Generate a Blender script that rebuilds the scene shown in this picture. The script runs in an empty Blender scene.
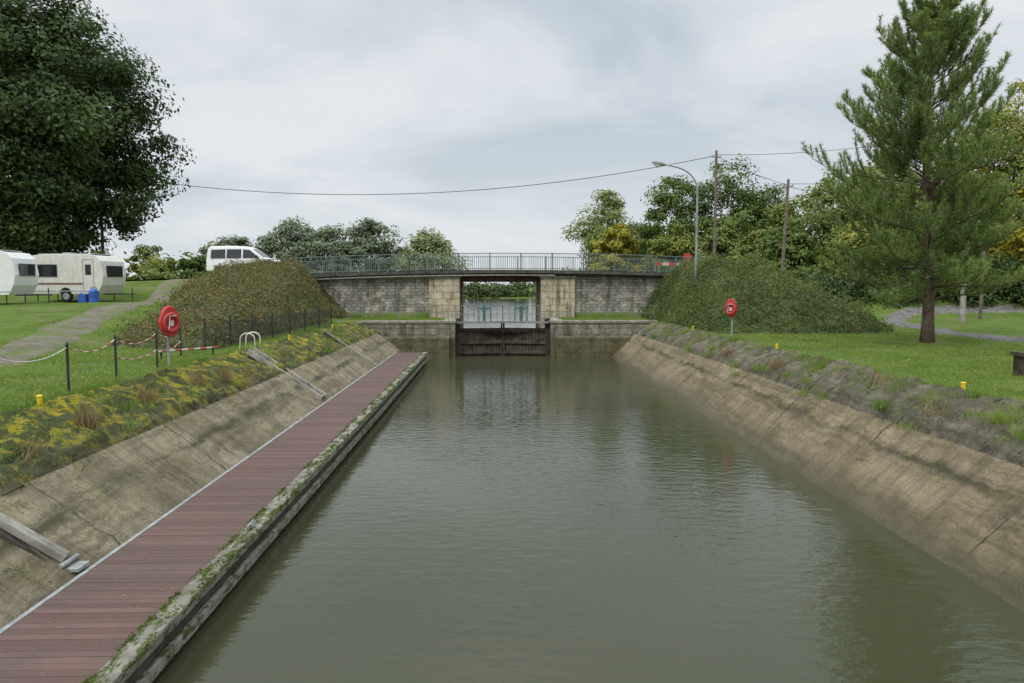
import bpy, math, random
import numpy as np
from mathutils import Vector, noise as mn
random.seed(7); rng=np.random.default_rng(7)
sc=bpy.context.scene
sc.view_settings.view_transform='Standard'
sc.view_settings.look='None'; sc.view_settings.exposure=0

# ------------------------------------------------------------------ helpers
def S(v,a,b):
    t=min(1,max(0,(v-a)/(b-a))); return t*t*(3-2*t)
def link(o,parent=None):
    sc.collection.objects.link(o)
    if parent: o.parent=parent
    return o
def group(name):
    e=bpy.data.objects.new(name,None); sc.collection.objects.link(e); e.empty_display_size=.3; return e
class G:
    """node graph helper"""
    def __init__(s,name):
        s.m=bpy.data.materials.new(name); s.m.use_nodes=True; s.t=s.m.node_tree; s.t.nodes.clear()
        s.out=s.n('ShaderNodeOutputMaterial')
    def n(s,typ,**kw):
        x=s.t.nodes.new(typ)
        for k,v in kw.items(): setattr(x,k,v)
        return x
    def l(s,a,b): s.t.links.new(a,b)
    def setv(s,inp,v):
        if hasattr(v,'is_output') or isinstance(v,bpy.types.NodeSocket): s.l(v,inp)
        else:
            if isinstance(v,(tuple,list)) and len(v)==3 and inp.type=='RGBA': v=(*v,1)
            inp.default_value=v
    def pos(s): return s.n('ShaderNodeNewGeometry').outputs['Position']
    def map(s,vec,scale=(1,1,1),loc=(0,0,0),rot=(0,0,0)):
        m=s.n('ShaderNodeMapping'); s.l(vec,m.inputs[0]); m.inputs['Scale'].default_value=scale; m.inputs['Location'].default_value=loc; m.inputs['Rotation'].default_value=rot
        return m.outputs[0]
    def noise(s,vec,scale,detail=5,rough=.6,dist=0):
        x=s.n('ShaderNodeTexNoise'); s.l(vec,x.inputs['Vector']); x.inputs['Scale'].default_value=scale
        x.inputs['Detail'].default_value=detail; x.inputs['Roughness'].default_value=rough; x.inputs['Distortion'].default_value=dist
        return x.outputs['Fac']
    def ramp(s,fac,stops):
        r=s.n('ShaderNodeValToRGB'); e=r.color_ramp.elements
        while len(e)<len(stops): e.new(.5)
        for i,(p,c) in enumerate(stops):
            e[i].position=p; e[i].color=(*c,1) if len(c)==3 else c
        s.l(fac,r.inputs[0]); return r.outputs[0]
    def mask(s,fac,a,b):
        m=s.n('ShaderNodeMapRange'); m.inputs[1].default_value=a; m.inputs[2].default_value=b; s.l(fac,m.inputs[0]); return m.outputs[0]
    def mix(s,f,a,b,mode='MIX'):
        m=s.n('ShaderNodeMix',data_type='RGBA',blend_type=mode)
        s.setv(m.inputs[0],f); s.setv(m.inputs[6],a); s.setv(m.inputs[7],b); return m.outputs[2]
    def math(s,op,a,b=0.0,c=None):
        m=s.n('ShaderNodeMath',operation=op); s.setv(m.inputs[0],a); s.setv(m.inputs[1],b)
        if c is not None: s.setv(m.inputs[2],c)
        return m.outputs[0]
    def bump(s,h,strength=.5,dist=.02,nrm=None):
        b=s.n('ShaderNodeBump'); b.inputs['Strength'].default_value=strength; b.inputs['Distance'].default_value=dist
        s.l(h,b.inputs['Height'])
        if nrm: s.l(nrm,b.inputs['Normal'])
        return b.outputs[0]
    def fin(s,col,rough=.8,metal=0,nrm=None,spec=.3):
        p=s.n('ShaderNodeBsdfPrincipled'); s.setv(p.inputs['Base Color'],col); s.setv(p.inputs['Roughness'],rough)
        p.inputs['Metallic'].default_value=metal; p.inputs['Specular IOR Level'].default_value=spec
        if nrm: s.l(nrm,p.inputs['Normal'])
        s.l(p.outputs[0],s.out.inputs[0]); return s.m
def simple(name,c,rough=.6,metal=0,var=.18,scale=3,spec=.3,dirt=0.0,bs=.15):
    g=G(name); p=g.pos(); a=g.noise(p,scale,4,.65); d=tuple(x*(1-var*1.6) for x in c); b=tuple(min(1,x*(1+var)) for x in c)
    col=g.ramp(a,[(.3,d),(.7,b)])
    if dirt>0:
        k=g.noise(g.map(p,(6,6,1.2)),1.5,4); col=g.mix(g.math('MULTIPLY',g.mask(k,.45,.75),dirt),col,(.09,.075,.05))
    return g.fin(col,rough,metal,g.bump(g.noise(p,scale*8,2),bs,.01) if bs>.2 else None,spec)

class MB:
    def __init__(s): s.v=[];s.f=[]
    def box(s,x0,x1,y0,y1,z0,z1):
        b=len(s.v); s.v+=[(x,y,z) for x in(x0,x1) for y in(y0,y1) for z in(z0,z1)]
        s.f+=[tuple(b+i for i in q) for q in((0,1,3,2),(4,6,7,5),(0,4,5,1),(2,3,7,6),(0,2,6,4),(1,5,7,3))]; return s
    def beam(s,p0,p1,w,h):
        p0=Vector(p0);p1=Vector(p1);d=(p1-p0).normalized()
        side=d.cross(Vector((0,0,1)))
        if side.length<1e-3: side=Vector((1,0,0))
        side.normalize(); up=side.cross(d)
        b=len(s.v)
        for p in(p0,p1):
            for a,c in((-1,-1),(1,-1),(1,1),(-1,1)): s.v.append(tuple(p+side*a*w/2+up*c*h/2))
        s.f+=[tuple(b+i for i in q) for q in((3,2,1,0),(4,5,6,7),(0,1,5,4),(1,2,6,5),(2,3,7,6),(3,0,4,7))]; return s
    def tube(s,pts,r,n=8,cap=True):
        pts=[Vector(p) for p in pts]
        if not hasattr(r,'__len__'): r=[r]*len(pts)
        b=len(s.v); prev=None
        for i,p in enumerate(pts):
            d=(pts[min(i+1,len(pts)-1)]-pts[max(i-1,0)]).normalized()
            if prev is None:
                a=d.cross(Vector((0,0,1)))
                if a.length<1e-3:a=Vector((1,0,0))
            else: a=prev-d*prev.dot(d)
            a.normalize(); prev=a; c=d.cross(a)
            for k in range(n):
                t=2*math.pi*k/n; s.v.append(tuple(p+(a*math.cos(t)+c*math.sin(t))*r[i]))
        for i in range(len(pts)-1):
            for k in range(n):
                s.f.append((b+i*n+k,b+i*n+(k+1)%n,b+(i+1)*n+(k+1)%n,b+(i+1)*n+k))
        if cap:
            s.f.append(tuple(b+k for k in range(n))[::-1]); s.f.append(tuple(b+(len(pts)-1)*n+k for k in range(n)))
        return s
    def prism(s,poly,axis,a,b2):
        b=len(s.v);n=len(poly)
        for t in(a,b2):
            for u,w in poly: s.v.append((u,t,w) if axis=='y' else (t,u,w) if axis=='x' else (u,w,t))
        s.f.append(tuple(range(b,b+n))); s.f.append(tuple(range(b+2*n-1,b+n-1,-1)))
        for i in range(n): s.f.append((b+i,b+n+i,b+n+(i+1)%n,b+(i+1)%n))
        return s
    def torus(s,c,R,r,ax='y',n=28,m=8,sx=1,sz=1,flat=1):
        b=len(s.v)
        for i in range(n):
            t=2*math.pi*i/n
            for j in range(m):
                q=2*math.pi*j/m; rr=R+r*math.cos(q); u=rr*math.cos(t)*sx; w=rr*math.sin(t)*sz; h=r*math.sin(q)*flat
                s.v.append((c[0]+u,c[1]+h,c[2]+w) if ax=='y' else (c[0]+h,c[1]+u,c[2]+w))
        for i in range(n):
            for j in range(m): s.f.append((b+i*m+j,b+((i+1)%n)*m+j,b+((i+1)%n)*m+(j+1)%m,b+i*m+(j+1)%m))
        return s
    def ob(s,name,mat,parent=None,bevel=0,smooth=False,loc=None,rotz=0,fixn=True):
        me=bpy.data.meshes.new(name); me.from_pydata(s.v,[],s.f); me.update()
        if fixn:
            import bmesh
            bm=bmesh.new(); bm.from_mesh(me); bmesh.ops.recalc_face_normals(bm,faces=bm.faces); bm.to_mesh(me); bm.free()
        o=bpy.data.objects.new(name,me); me.materials.append(mat); link(o,parent)
        if smooth:
            me.polygons.foreach_set('use_smooth',[True]*len(me.polygons))
        if bevel:
            m=o.modifiers.new('b','BEVEL'); m.width=bevel; m.segments=2; m.limit_method='ANGLE'
        if loc: o.location=loc
        o.rotation_euler[2]=rotz
        return o
def npmesh(name,V,nper,mat,parent=None):
    me=bpy.data.meshes.new(name); n=len(V); me.vertices.add(n); me.vertices.foreach_set('co',V.astype(np.float32).ravel())
    me.loops.add(n); me.loops.foreach_set('vertex_index',np.arange(n,dtype=np.int32))
    me.polygons.add(n//nper); me.polygons.foreach_set('loop_start',np.arange(0,n,nper,dtype=np.int32))
    me.update(calc_edges=True); me.materials.append(mat)
    o=bpy.data.objects.new(name,me); return link(o,parent)
def gridmesh(name,P,mat,parent=None,smooth=True):
    ni=len(P);nj=len(P[0]); v=[tuple(p) for r in P for p in r]
    f=[(i*nj+j,i*nj+j+1,(i+1)*nj+j+1,(i+1)*nj+j) for i in range(ni-1) for j in range(nj-1)]
    me=bpy.data.meshes.new(name); me.from_pydata(v,[],f); me.update(); me.materials.append(mat)
    if smooth: me.polygons.foreach_set('use_smooth',[True]*len(f))
    o=bpy.data.objects.new(name,me); return link(o,parent)
def unit(n):
    v=rng.normal(size=(n,3)); return v/np.linalg.norm(v,axis=1)[:,None]
class Field:
    """scalar function sampled on a grid, bilinear lookup with numpy"""
    def __init__(s,f,x0,x1,y0,y1,d):
        s.x0,s.y0,s.d=x0,y0,d; s.nx=int((x1-x0)/d)+2; s.ny=int((y1-y0)/d)+2
        s.A=np.array([[f(x0+i*d,y0+j*d) for j in range(s.ny)] for i in range(s.nx)])
    def __call__(s,x,y):
        u=np.clip((x-s.x0)/s.d,0,s.nx-1.001); v=np.clip((y-s.y0)/s.d,0,s.ny-1.001); i=u.astype(int); j=v.astype(int); a=u-i; b=v-j
        return s.A[i,j]*(1-a)*(1-b)+s.A[i+1,j]*a*(1-b)+s.A[i,j+1]*(1-a)*b+s.A[i+1,j+1]*a*b

# ------------------------------------------------------------------ materials
def leafmat(name,cols,trans=.25,clump=.35):
    g=G(name); geo=g.n('ShaderNodeNewGeometry')
    r=g.math('MULTIPLY',geo.outputs['Random Per Island'],.45)
    nz=g.math('MULTIPLY',g.mask(g.noise(geo.outputs['Position'],clump,2,.6),.3,.7),.55)
    f=g.math('ADD',r,nz); k=len(cols)-1
    c=g.ramp(f,[(.1+.8*i/k,cols[i]) for i in range(k+1)])
    d=g.n('ShaderNodeBsdfPrincipled'); g.l(c,d.inputs['Base Color']); d.inputs['Roughness'].default_value=.6; d.inputs['Specular IOR Level'].default_value=.2
    t=g.n('ShaderNodeBsdfTranslucent'); g.l(g.mix(1.0,c,(1.0,1.0,.55),'MULTIPLY'),t.inputs[0])
    m=g.n('ShaderNodeMixShader'); m.inputs[0].default_value=trans; g.l(d.outputs[0],m.inputs[1]); g.l(t.outputs[0],m.inputs[2]); g.l(m.outputs[0],g.out.inputs[0])
    return g.m
L_dark=leafmat('leaf_dark',[(.028,.052,.016),(.055,.09,.026),(.10,.14,.04)])
L_mid=leafmat('leaf_mid',[(.065,.105,.022),(.11,.17,.038),(.18,.235,.06)])
L_light=leafmat('leaf_light',[(.11,.15,.04),(.19,.24,.065),(.30,.32,.10)])
L_yel=leafmat('leaf_yellow',[(.20,.21,.035),(.38,.34,.05),(.55,.45,.06)])
L_mix=leafmat('leaf_turning',[(.095,.15,.03),(.18,.22,.045),(.38,.34,.07)])
L_haze=leafmat('leaf_far_hazed',[(.14,.18,.11),(.18,.22,.135),(.23,.265,.17)])  # distance haze painted in: greens paled towards grey
L_haze2=leafmat('leaf_far_light_hazed',[(.16,.21,.08),(.23,.28,.11),(.31,.33,.14)])  # yellower foliage, also paled to paint in the haze of distance
L_far3=leafmat('leaf_far_bank',[(.06,.09,.04),(.09,.125,.05),(.14,.17,.07)])
L_pine=leafmat('pine_needles',[(.12,.185,.06),(.20,.275,.09),(.32,.37,.12)],.3,.8)
L_moundL=leafmat('heath_leaf',[(.065,.11,.03),(.11,.155,.045),(.25,.13,.08),(.14,.17,.05),(.09,.15,.04),(.23,.145,.08)],.2,.8)
L_moundR=leafmat('cotoneaster_leaf',[(.05,.085,.025),(.115,.15,.04),(.20,.205,.07)],.2,.5)
L_grass=leafmat('grass_blade',[(.10,.175,.028),(.18,.275,.045),(.28,.335,.09)],.35,.6)
L_dry=leafmat('dry_weed',[(.15,.10,.045),(.27,.20,.10),(.36,.29,.16)],.2,2)
L_moss=leafmat('moss',[(.04,.06,.01),(.09,.12,.02),(.17,.19,.04)],.1,3)
M_bark=simple('bark',(.10,.08,.06),.9,var=.4,scale=6,bs=.8)
M_pbark=simple('pine_bark',(.12,.085,.065),.9,var=.4,scale=8,bs=.9)

g=G('grass_ground'); p=g.pos()
a=g.noise(p,.35,4,.6); b=g.noise(p,9,4,.7)
c=g.ramp(a,[(.3,(.09,.15,.026)),(.55,(.14,.215,.038)),(.75,(.22,.255,.075))])
c=g.mix(g.mask(b,.35,.75),g.mix(.5,c,(.03,.05,.01)),c)
c=g.mix(g.math('MULTIPLY',g.mask(g.noise(p,.8,6,.75,.5),.52,.66),.8),c,(.20,.165,.105))
M_ground=g.fin(c,.95,nrm=g.bump(g.noise(p,25,3,.8),.9,.05),spec=.1)

def wallmat(name,lo,hi,moss,mossamt,band=False,ycol=(.24,.21,.03)):
    g=G(name); p=g.pos(); sp=g.n('ShaderNodeSeparateXYZ'); g.l(p,sp.inputs[0]); Z=sp.outputs[2];Y=sp.outputs[1]
    n1=g.noise(p,.8,8,.75,.4); c=g.ramp(n1,[(.34,lo),(.5,tuple((x+y)/2 for x,y in zip(lo,hi))),(.64,hi)])
    wob=g.math('ADD',Z,g.math('MULTIPLY',g.math('SUBTRACT',g.noise(p,.8,5,.7),.5),.45))
    zz=g.n('ShaderNodeCombineXYZ'); g.l(g.math('MULTIPLY',wob,4.5),zz.inputs[2]); g.l(g.math('MULTIPLY',Y,.12),zz.inputs[1])
    st=g.noise(zz.outputs[0],1.5,4,.75); c=g.mix(g.math('MULTIPLY',g.mask(st,.46,.62),.6),c,(.085,.07,.04))
    sk=g.noise(g.map(p,(.4,4,.4)),1.2,5,.75); c=g.mix(g.math('MULTIPLY',g.mask(sk,.50,.68),.5),c,(.055,.046,.03))
    gn=g.noise(p,24,3,.8); c=g.mix(g.math('MULTIPLY',g.mask(gn,.42,.8),.5),c,(.06,.047,.032))
    mo=g.noise(p,1.8,7,.78,.3)
    up=g.mask(Z,.75 if not band else 1.2,1.5 if not band else 1.8)
    mm=g.math('MULTIPLY',g.mask(mo,.60-mossamt,.70-mossamt*.8),g.math('ADD',g.math('MULTIPLY',up,.75),.18))
    mc=g.ramp(g.noise(p,2.2,5,.78),[(.38,moss),(.49,tuple(x*1.9 for x in moss)),(.57,ycol)])
    c=g.mix(mm,c,mc)
    if not band:
        tl=g.math('ABSOLUTE',g.math('SUBTRACT',wob,.98)); tm=g.math('MULTIPLY',g.mask(tl,.10,.02),g.mask(g.noise(g.map(p,(1,.35,1)),1.3,4,.7),.40,.54))
        c=g.mix(g.math('MULTIPLY',tm,.8),c,(.045,.048,.022))
    yy=g.math('ADD',Y,g.math('MULTIPLY',g.noise(p,1.5,3),.5)); fr=g.math('ABSOLUTE',g.math('SUBTRACT',g.math('FRACT',g.math('DIVIDE',yy,4.3)),.5))
    j=g.mask(fr,.010,.003); c=g.mix(g.math('MULTIPLY',g.math('MULTIPLY',j,g.mask(n1,.42,.55)),.8),c,(.03,.025,.015))
    w1=g.noise(g.map(p,(.8,.5,.8)),1.0,5,.7,.5); k1=g.mask(g.math('ABSOLUTE',g.math('SUBTRACT',w1,.5)),.007 if not band else .03,.001)
    ck=g.math('MULTIPLY',k1,g.mask(mo,.46,.54)); c=g.mix(g.math('MULTIPLY',ck,.7),c,(.035,.03,.018))
    wet=g.mask(g.math('ADD',Z,g.math('MULTIPLY',g.noise(p,2,4),.5)),.75,.32); c=g.mix(g.math('MULTIPLY',wet,.75),c,(.07,.062,.028))
    return g.fin(c,g.math('SUBTRACT',.92,g.math('MULTIPLY',wet,.5)),nrm=g.bump(g.noise(p,6,6,.8),.9,.08 if not band else .12),spec=.25)
M_slopeR=wallmat('bank_concrete_right',(.155,.122,.072),(.36,.285,.18),(.045,.058,.018),.05)
M_slopeL=wallmat('bank_concrete_left',(.16,.132,.082),(.38,.32,.215),(.045,.058,.018),.07)
M_bandR=wallmat('bank_rubble_right',(.085,.068,.046),(.29,.25,.195),(.035,.05,.016),.12,True,(.13,.16,.03))
M_bandL=wallmat('bank_rubble_left',(.07,.057,.038),(.17,.145,.10),(.035,.05,.010),.26,True,(.33,.28,.015))

def stonemat(name,c1,c2,mortar,bw,bh,wetz=None,rough=.9,pale=(.46,.43,.36),pa=.6):
    g=G(name); p=g.pos(); sp=g.n('ShaderNodeSeparateXYZ'); g.l(p,sp.inputs[0])
    cb=g.n('ShaderNodeCombineXYZ'); g.l(g.math('ADD',sp.outputs[0],sp.outputs[1]),cb.inputs[0]); g.l(sp.outputs[2],cb.inputs[1])
    wv=g.n('ShaderNodeVectorMath',operation='ADD'); nn=g.n('ShaderNodeTexNoise'); g.l(p,nn.inputs[0]); nn.inputs['Scale'].default_value=2.5
    sc_=g.n('ShaderNodeVectorMath',operation='SCALE'); g.l(nn.outputs['Color'],sc_.inputs[0]); sc_.inputs['Scale'].default_value=.2
    g.l(cb.outputs[0],wv.inputs[0]); g.l(sc_.outputs[0],wv.inputs[1])
    b=g.n('ShaderNodeTexBrick'); g.l(wv.outputs[0],b.inputs[0]); b.inputs['Color1'].default_value=(*c1,1); b.inputs['Color2'].default_value=(*c2,1); b.inputs['Mortar'].default_value=(*mortar,1)
    b.inputs['Scale'].default_value=1; b.inputs['Brick Width'].default_value=bw; b.inputs['Row Height'].default_value=bh; b.inputs['Mortar Size'].default_value=.016; b.inputs['Mortar Smooth'].default_value=.3
    c=b.outputs[0]
    c=g.mix(g.math('MULTIPLY',g.mask(g.noise(p,.8,5,.78,.5),.49,.57),pa),c,pale)
    c=g.mix(g.math('MULTIPLY',b.outputs['Fac'],.4),c,mortar)
    c=g.mix(g.math('MULTIPLY',g.mask(g.noise(p,2.4,6,.8),.44,.66),.75),c,tuple(x*.36 for x in c1))
    c=g.mix(g.math('MULTIPLY',g.mask(g.noise(g.map(p,(2.2,2.2,.3)),1.3,5),.50,.64),.7),c,(.06,.058,.04))
    if wetz:
        w=g.mask(g.math('ADD',sp.outputs[2],g.math('MULTIPLY',g.noise(p,2,5),.3)),wetz+.2,wetz-.05)
        c=g.mix(g.math('MULTIPLY',w,.8),c,g.ramp(g.noise(p,2.2,6,.7),[(.35,(.045,.043,.018)),(.7,(.15,.135,.06))]))
    return g.fin(c,rough,nrm=g.bump(g.math('ADD',g.math('MULTIPLY',b.outputs['Fac'],-.5),g.noise(p,8,4)),.8,.05),spec=.2)
M_stone=stonemat('grey_rubble_masonry',(.24,.225,.19),(.40,.375,.32),(.15,.135,.11),.38,.2,pale=(.56,.51,.42),pa=.65)
M_ashlar=stonemat('limestone_ashlar',(.58,.48,.32),(.47,.41,.31),(.22,.18,.125),.75,.42,pale=(.66,.59,.46),pa=.5)
M_lock=stonemat('lock_wall_masonry',(.20,.18,.14),(.29,.26,.20),(.10,.09,.065),.8,.35,1.25,pale=(.36,.33,.26))
M_cope=simple('coping_stone',(.28,.265,.21),.9,var=.35,scale=2,dirt=.5,bs=.5)
M_conc=simple('grey_concrete',(.33,.31,.265),.9,var=.3,scale=3,dirt=.55,bs=.4)
M_deck=simple('bridge_concrete',(.09,.085,.075),.9,var=.4,scale=2,dirt=.5)
M_asph=simple('worn_asphalt',(.15,.142,.125),.95,var=.35,scale=2.5,bs=.5)
M_white=simple('white_paint',(.75,.75,.73),.35,var=.05,dirt=.06,spec=.5,bs=0)
M_cream=simple('cream_panel',(.64,.62,.55),.45,var=.06,dirt=.22,spec=.4,bs=0)
M_glass=simple('dark_glass',(.02,.024,.028),.06,var=.1,spec=.7,bs=0)
M_rubber=simple('rubber',(.02,.02,.02),.8)
M_red=simple('red_plastic',(.46,.04,.035),.45,var=.2,dirt=.3,spec=.4,bs=0)
M_redw=simple('red_band',(.5,.06,.05),.5,dirt=.2)
M_wht=simple('white_band',(.6,.58,.52),.5,dirt=.3)
M_yel=simple('yellow_paint',(.75,.52,.02),.5,dirt=.2)
M_black=simple('dark_metal',(.035,.037,.04),.6)
M_galv=simple('galvanised',(.36,.37,.36),.5,metal=.3,dirt=.6)
M_railg=simple('bridge_rail_paint',(.13,.165,.155),.6)
M_dull=simple('dull_steel',(.20,.21,.20),.6)
M_teal=simple('teal_machinery',(.06,.17,.18),.5,dirt=.4)
M_gate=simple('lock_gate_timber',(.075,.057,.04),.75,var=.5,scale=3,dirt=.5,bs=.6)
M_wood=simple('weathered_wood',(.17,.14,.11),.9,var=.35,scale=5,bs=.6)
M_float=simple('dark_float',(.07,.065,.05),.7,var=.4,scale=3,dirt=.5)
M_blue=simple('blue_plastic',(.04,.12,.42),.4)
M_grey=simple('grey_panel',(.35,.36,.37),.5)
M_stripe=simple('brown_stripe',(.18,.12,.09),.5)
M_hub=simple('wheel_hub',(.4,.4,.41),.4,metal=.5)

g=G('dirt_track'); p=g.pos()
c=g.ramp(g.noise(p,1.2,7,.75),[(.35,(.11,.095,.07)),(.52,(.17,.15,.12)),(.7,(.23,.21,.17))])
c=g.mix(g.mask(g.noise(p,.9,7,.8,.4),.48,.58),c,(.11,.15,.04))
M_track=g.fin(c,.95,nrm=g.bump(g.noise(p,18,4,.8),.8,.04),spec=.15)

g=G('composite_planks'); p=g.pos(); geo=g.n('ShaderNodeNewGeometry')
c=g.ramp(geo.outputs['Random Per Island'],[(0,(.100,.056,.046)),(.5,(.120,.069,.057)),(1,(.145,.087,.073))])
c=g.mix(g.math('MULTIPLY',g.mask(g.noise(p,.9,7,.75),.42,.60),.65),c,(.088,.066,.055))
c=g.mix(g.math('MULTIPLY',g.mask(g.noise(g.map(p,(3,1,1)),6,5,.8),.55,.7),.4),c,(.18,.135,.112))
c=g.mix(g.math('MULTIPLY',g.mask(g.noise(p,34,3,.7),.6,.72),.6),c,(.27,.22,.18))
M_plank=g.fin(c,.75,nrm=g.bump(g.noise(g.map(p,(3,60,1)),1,3),.4,.01),spec=.25)
g=G('mossy_rubbing_strake'); p=g.pos()
c=g.ramp(g.noise(p,2.5,6,.7),[(.3,(.12,.11,.08)),(.6,(.33,.31,.26))])
c=g.mix(g.mask(g.noise(g.map(p,(4,1.3,4)),2.2,6,.75),.50,.57),c,g.ramp(g.noise(p,14,4),[(.35,(.03,.05,.01)),(.65,(.11,.14,.03))]))
M_strake=g.fin(c,.9,nrm=g.bump(g.noise(p,20,5,.8),.9,.04),spec=.2)

g=G('canal_water'); p=g.pos()
def wat(sy,sx,sc_,d,r,ro=.12): return g.noise(g.map(p,(sx,sy,1),rot=(0,0,ro)),sc_,d,r)
amp=g.math('ADD',.5,g.mask(g.noise(g.map(p,(1,.6,1)),.16,3),.35,.65))
h=g.math('ADD',g.math('MULTIPLY',g.math('MULTIPLY',wat(2.4,1.3,2.1,3,.5),amp),.62),g.math('MULTIPLY',wat(.9,.45,.6,2,.4,-.2),.45))
c=g.ramp(g.noise(p,.12,4),[(.3,(.042,.045,.022)),(.7,(.055,.058,.030))])
M_water=g.fin(c,.02,nrm=g.bump(h,.27,.078),spec=.5)
M_water.node_tree.nodes['Principled BSDF'].inputs['IOR'].default_value=1.33

# ------------------------------------------------------------------ terrain
def deckz(x): return 5.1-.0018*(x-1)**2
def roadz(x):
    if x<-13: return max(3.6,deckz(-13)-.03*(-13-x))
    if x>13: return max(3.2,deckz(13)-.05*(x-13))
    return deckz(x)
UW=1.35
def edges(y):
    if y<42.65: return -8.25,9.55
    if y<56: return -2.6,3.7
    return -2.6-(y-56)*.2, 3.7+(y-56)*.14
def ground(x,y):
    base=2.03
    if x<0: base+=1.18*S(y,18,37)*S(-x,9.5,17)
    else: base+=.25*S(x,14,30)
    win=(1.0 if y>48.1 else 0.0)*(1-S(y,54,58))
    wout=S(y,42,47.9)*(1-S(y,54,58))
    inside=(1-S(-x,11.6,12.6)) if x<0 else (1-S(x,12.0,13.0))
    w=win*inside+wout*(1-inside)
    z=base*(1-w)+(roadz(x)-.06)*w
    if y>57 and y<151:
        xl,xr=edges(y); d=max(xl-x,x-xr); z=min(z,1.45+max(0,d)*.25)
    d=math.hypot(x,y)
    if d<200: z+=.06*mn.noise(Vector((x*.5,y*.5,0)))*S(abs(x),9.7,12)*(1-w)
    return z
ys=list(np.arange(-30,6,2.0))+list(np.arange(6,42.4,.6))+[42.62,42.8]+list(np.arange(43.3,47.9,.6))+[47.98,48.15]+list(np.arange(48.6,60,.6))+list(np.arange(61,150,4))+[150,151,170,220,300,450,700,1100,1800]
offs=[0]+list(np.arange(.4,16,.5))+list(np.arange(16.5,45,1.6))+[50,60,80,120,200,350,600,1000,1600]
P=[]
for y in ys:
    xl,xr=edges(y); row=[]
    for o in reversed(offs): row.append((xl-o,y,ground(xl-o,y)))
    bed=-2.2 if y<=150 else 1.5
    for k in(.03,.3,.7,.97): row.append((xl+(xr-xl)*k,y,bed))
    for o in offs: row.append((xr+o,y,ground(xr+o,y)))
    P.append(row)
gridmesh('ground',P,M_ground)
GF=Field(ground,-24,24,4,48,.4)

PATH=[(-10.9,2),(-11.8,10),(-13.2,18.5),(-15.6,27.5),(-18.0,38),(-19.6,46),(-19.8,49)]
RPATH=[(34,15),(26,20),(20.8,24.5),(19.3,29.5),(20.3,34),(21.4,39),(24,43.5),(32,44)]
def ribbon(name,pts,w,mat,lift,step=.5):
    L=[]
    for i in range(len(pts)-1):
        a=Vector(pts[i]);b=Vector(pts[i+1]);n=max(1,int((b-a).length/step))
        for k in range(n): L.append(a.lerp(b,k/n))
    L.append(Vector(pts[-1]))
    for _ in range(14): L=[L[0]]+[(L[i-1]+L[i]*2+L[i+1])/4 for i in range(1,len(L)-1)]+[L[-1]]
    P=[]
    for i,q in enumerate(L):
        d=(L[min(i+1,len(L)-1)]-L[max(i-1,0)]).normalized(); s=Vector((-d.y,d.x)); row=[]
        for k in range(9):
            t=(k/8-.5)*(w+.6*mn.noise(Vector((q.x*.7,q.y*.7,k>3 and 5 or 1)))); X=q+s*t
            row.append((X.x,X.y,ground(X.x,X.y)+lift+(-.08 if k in(0,8) else 0)))
        P.append(row)
    return gridmesh(name,P,mat)
ribbon('access_path',PATH,1.9,M_track,.04)
ribbon('footpath',RPATH,1.3,M_asph,.045)
P=[[(x,y,roadz(x)+.03) for y in np.linspace(48.6,53.2,6)] for x in np.arange(-70,70,1.0)]
gridmesh('road',P,M_asph)

# ------------------------------------------------------------------ water
me=MB(); me.v=[(-9,-30,0),(10,-30,0),(10,43.4,0),(-9,43.4,0)]; me.f=[(0,1,2,3)]; me.ob('canal_water',M_water)
me=MB(); me.v=[(-26,43.7,UW),(22,43.7,UW),(22,151,UW),(-26,151,UW)]; me.f=[(0,1,2,3)]; me.ob('upstream_water',M_water)

# ------------------------------------------------------------------ bank slopes
def slope(name,prof,mat,amp,ay,sub=4,seed=0,chunk=0):
    pr=[]
    for i in range(len(prof)-1):
        for k in range(sub): t=k/sub; pr.append((prof[i][0]*(1-t)+prof[i+1][0]*t,prof[i][1]*(1-t)+prof[i+1][1]*t))
    pr.append(prof[-1]); P=[]
    for y in list(np.arange(-20,6,1.0))+list(np.arange(6,42.75,.13)):
        row=[]
        for (x,z) in pr:
            a=amp*(mn.fractal(Vector((x*1.4+seed,y*ay,z*2)),1,2,3)); b=amp*.8*mn.noise(Vector((x*5,y*3.3,z*5+seed)))
            c=chunk*max(0,mn.noise(Vector((x*1.5,y*.9,seed+7)))-.1) if chunk else 0
            if chunk: b+=amp*.6*mn.noise(Vector((x*11,y*8,seed)))
            row.append((x+(a+b)*.6,y,z+(a+b)*.8-c))
        P.append(row)
    return gridmesh(name,P,mat)
slope('bank_wall',[(-6.60,1.40),(-6.0,.95),(-5.35,.46),(-4.6,-.15),(-3.2,-1.3)],M_slopeL,.025,.5,4,1)
slope('stone_coping',[(-8.35,1.98),(-8.1,2.07),(-7.75,1.98),(-7.1,1.70),(-6.78,1.56),(-6.60,1.34)],M_bandL,.10,1.6,5,2,.14)
slope('bank_wall',[(8.22,1.36),(7.5,.68),(6.8,0),(5.3,-1.4)],M_slopeR,.032,.5,5,3)
slope('stone_coping',[(9.65,1.98),(9.4,2.07),(9.1,1.96),(8.6,1.72),(8.38,1.56),(8.22,1.30)],M_bandR,.12,1.6,6,4,.18)

def leaves(pts,size,asp=.5,nrm=None,up=0):
    pts=np.asarray(pts,float); n=len(pts); a=unit(n); r=unit(n)
    if nrm is not None:
        nn=nrm+unit(n)*.75; nn/=np.linalg.norm(nn,axis=1)[:,None]; a=np.cross(nn,r); a/=np.linalg.norm(a,axis=1)[:,None]; b=np.cross(nn,a)
    else:
        b=np.cross(a,r); b/=np.linalg.norm(b,axis=1)[:,None]
    s=size*rng.uniform(.6,1.3,size=(n,1))
    V=np.stack([pts-a*s,pts+b*s*asp-a*s*.1,pts+a*s,pts-b*s*asp-a*s*.1],1).reshape(-1,3); return V

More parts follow.
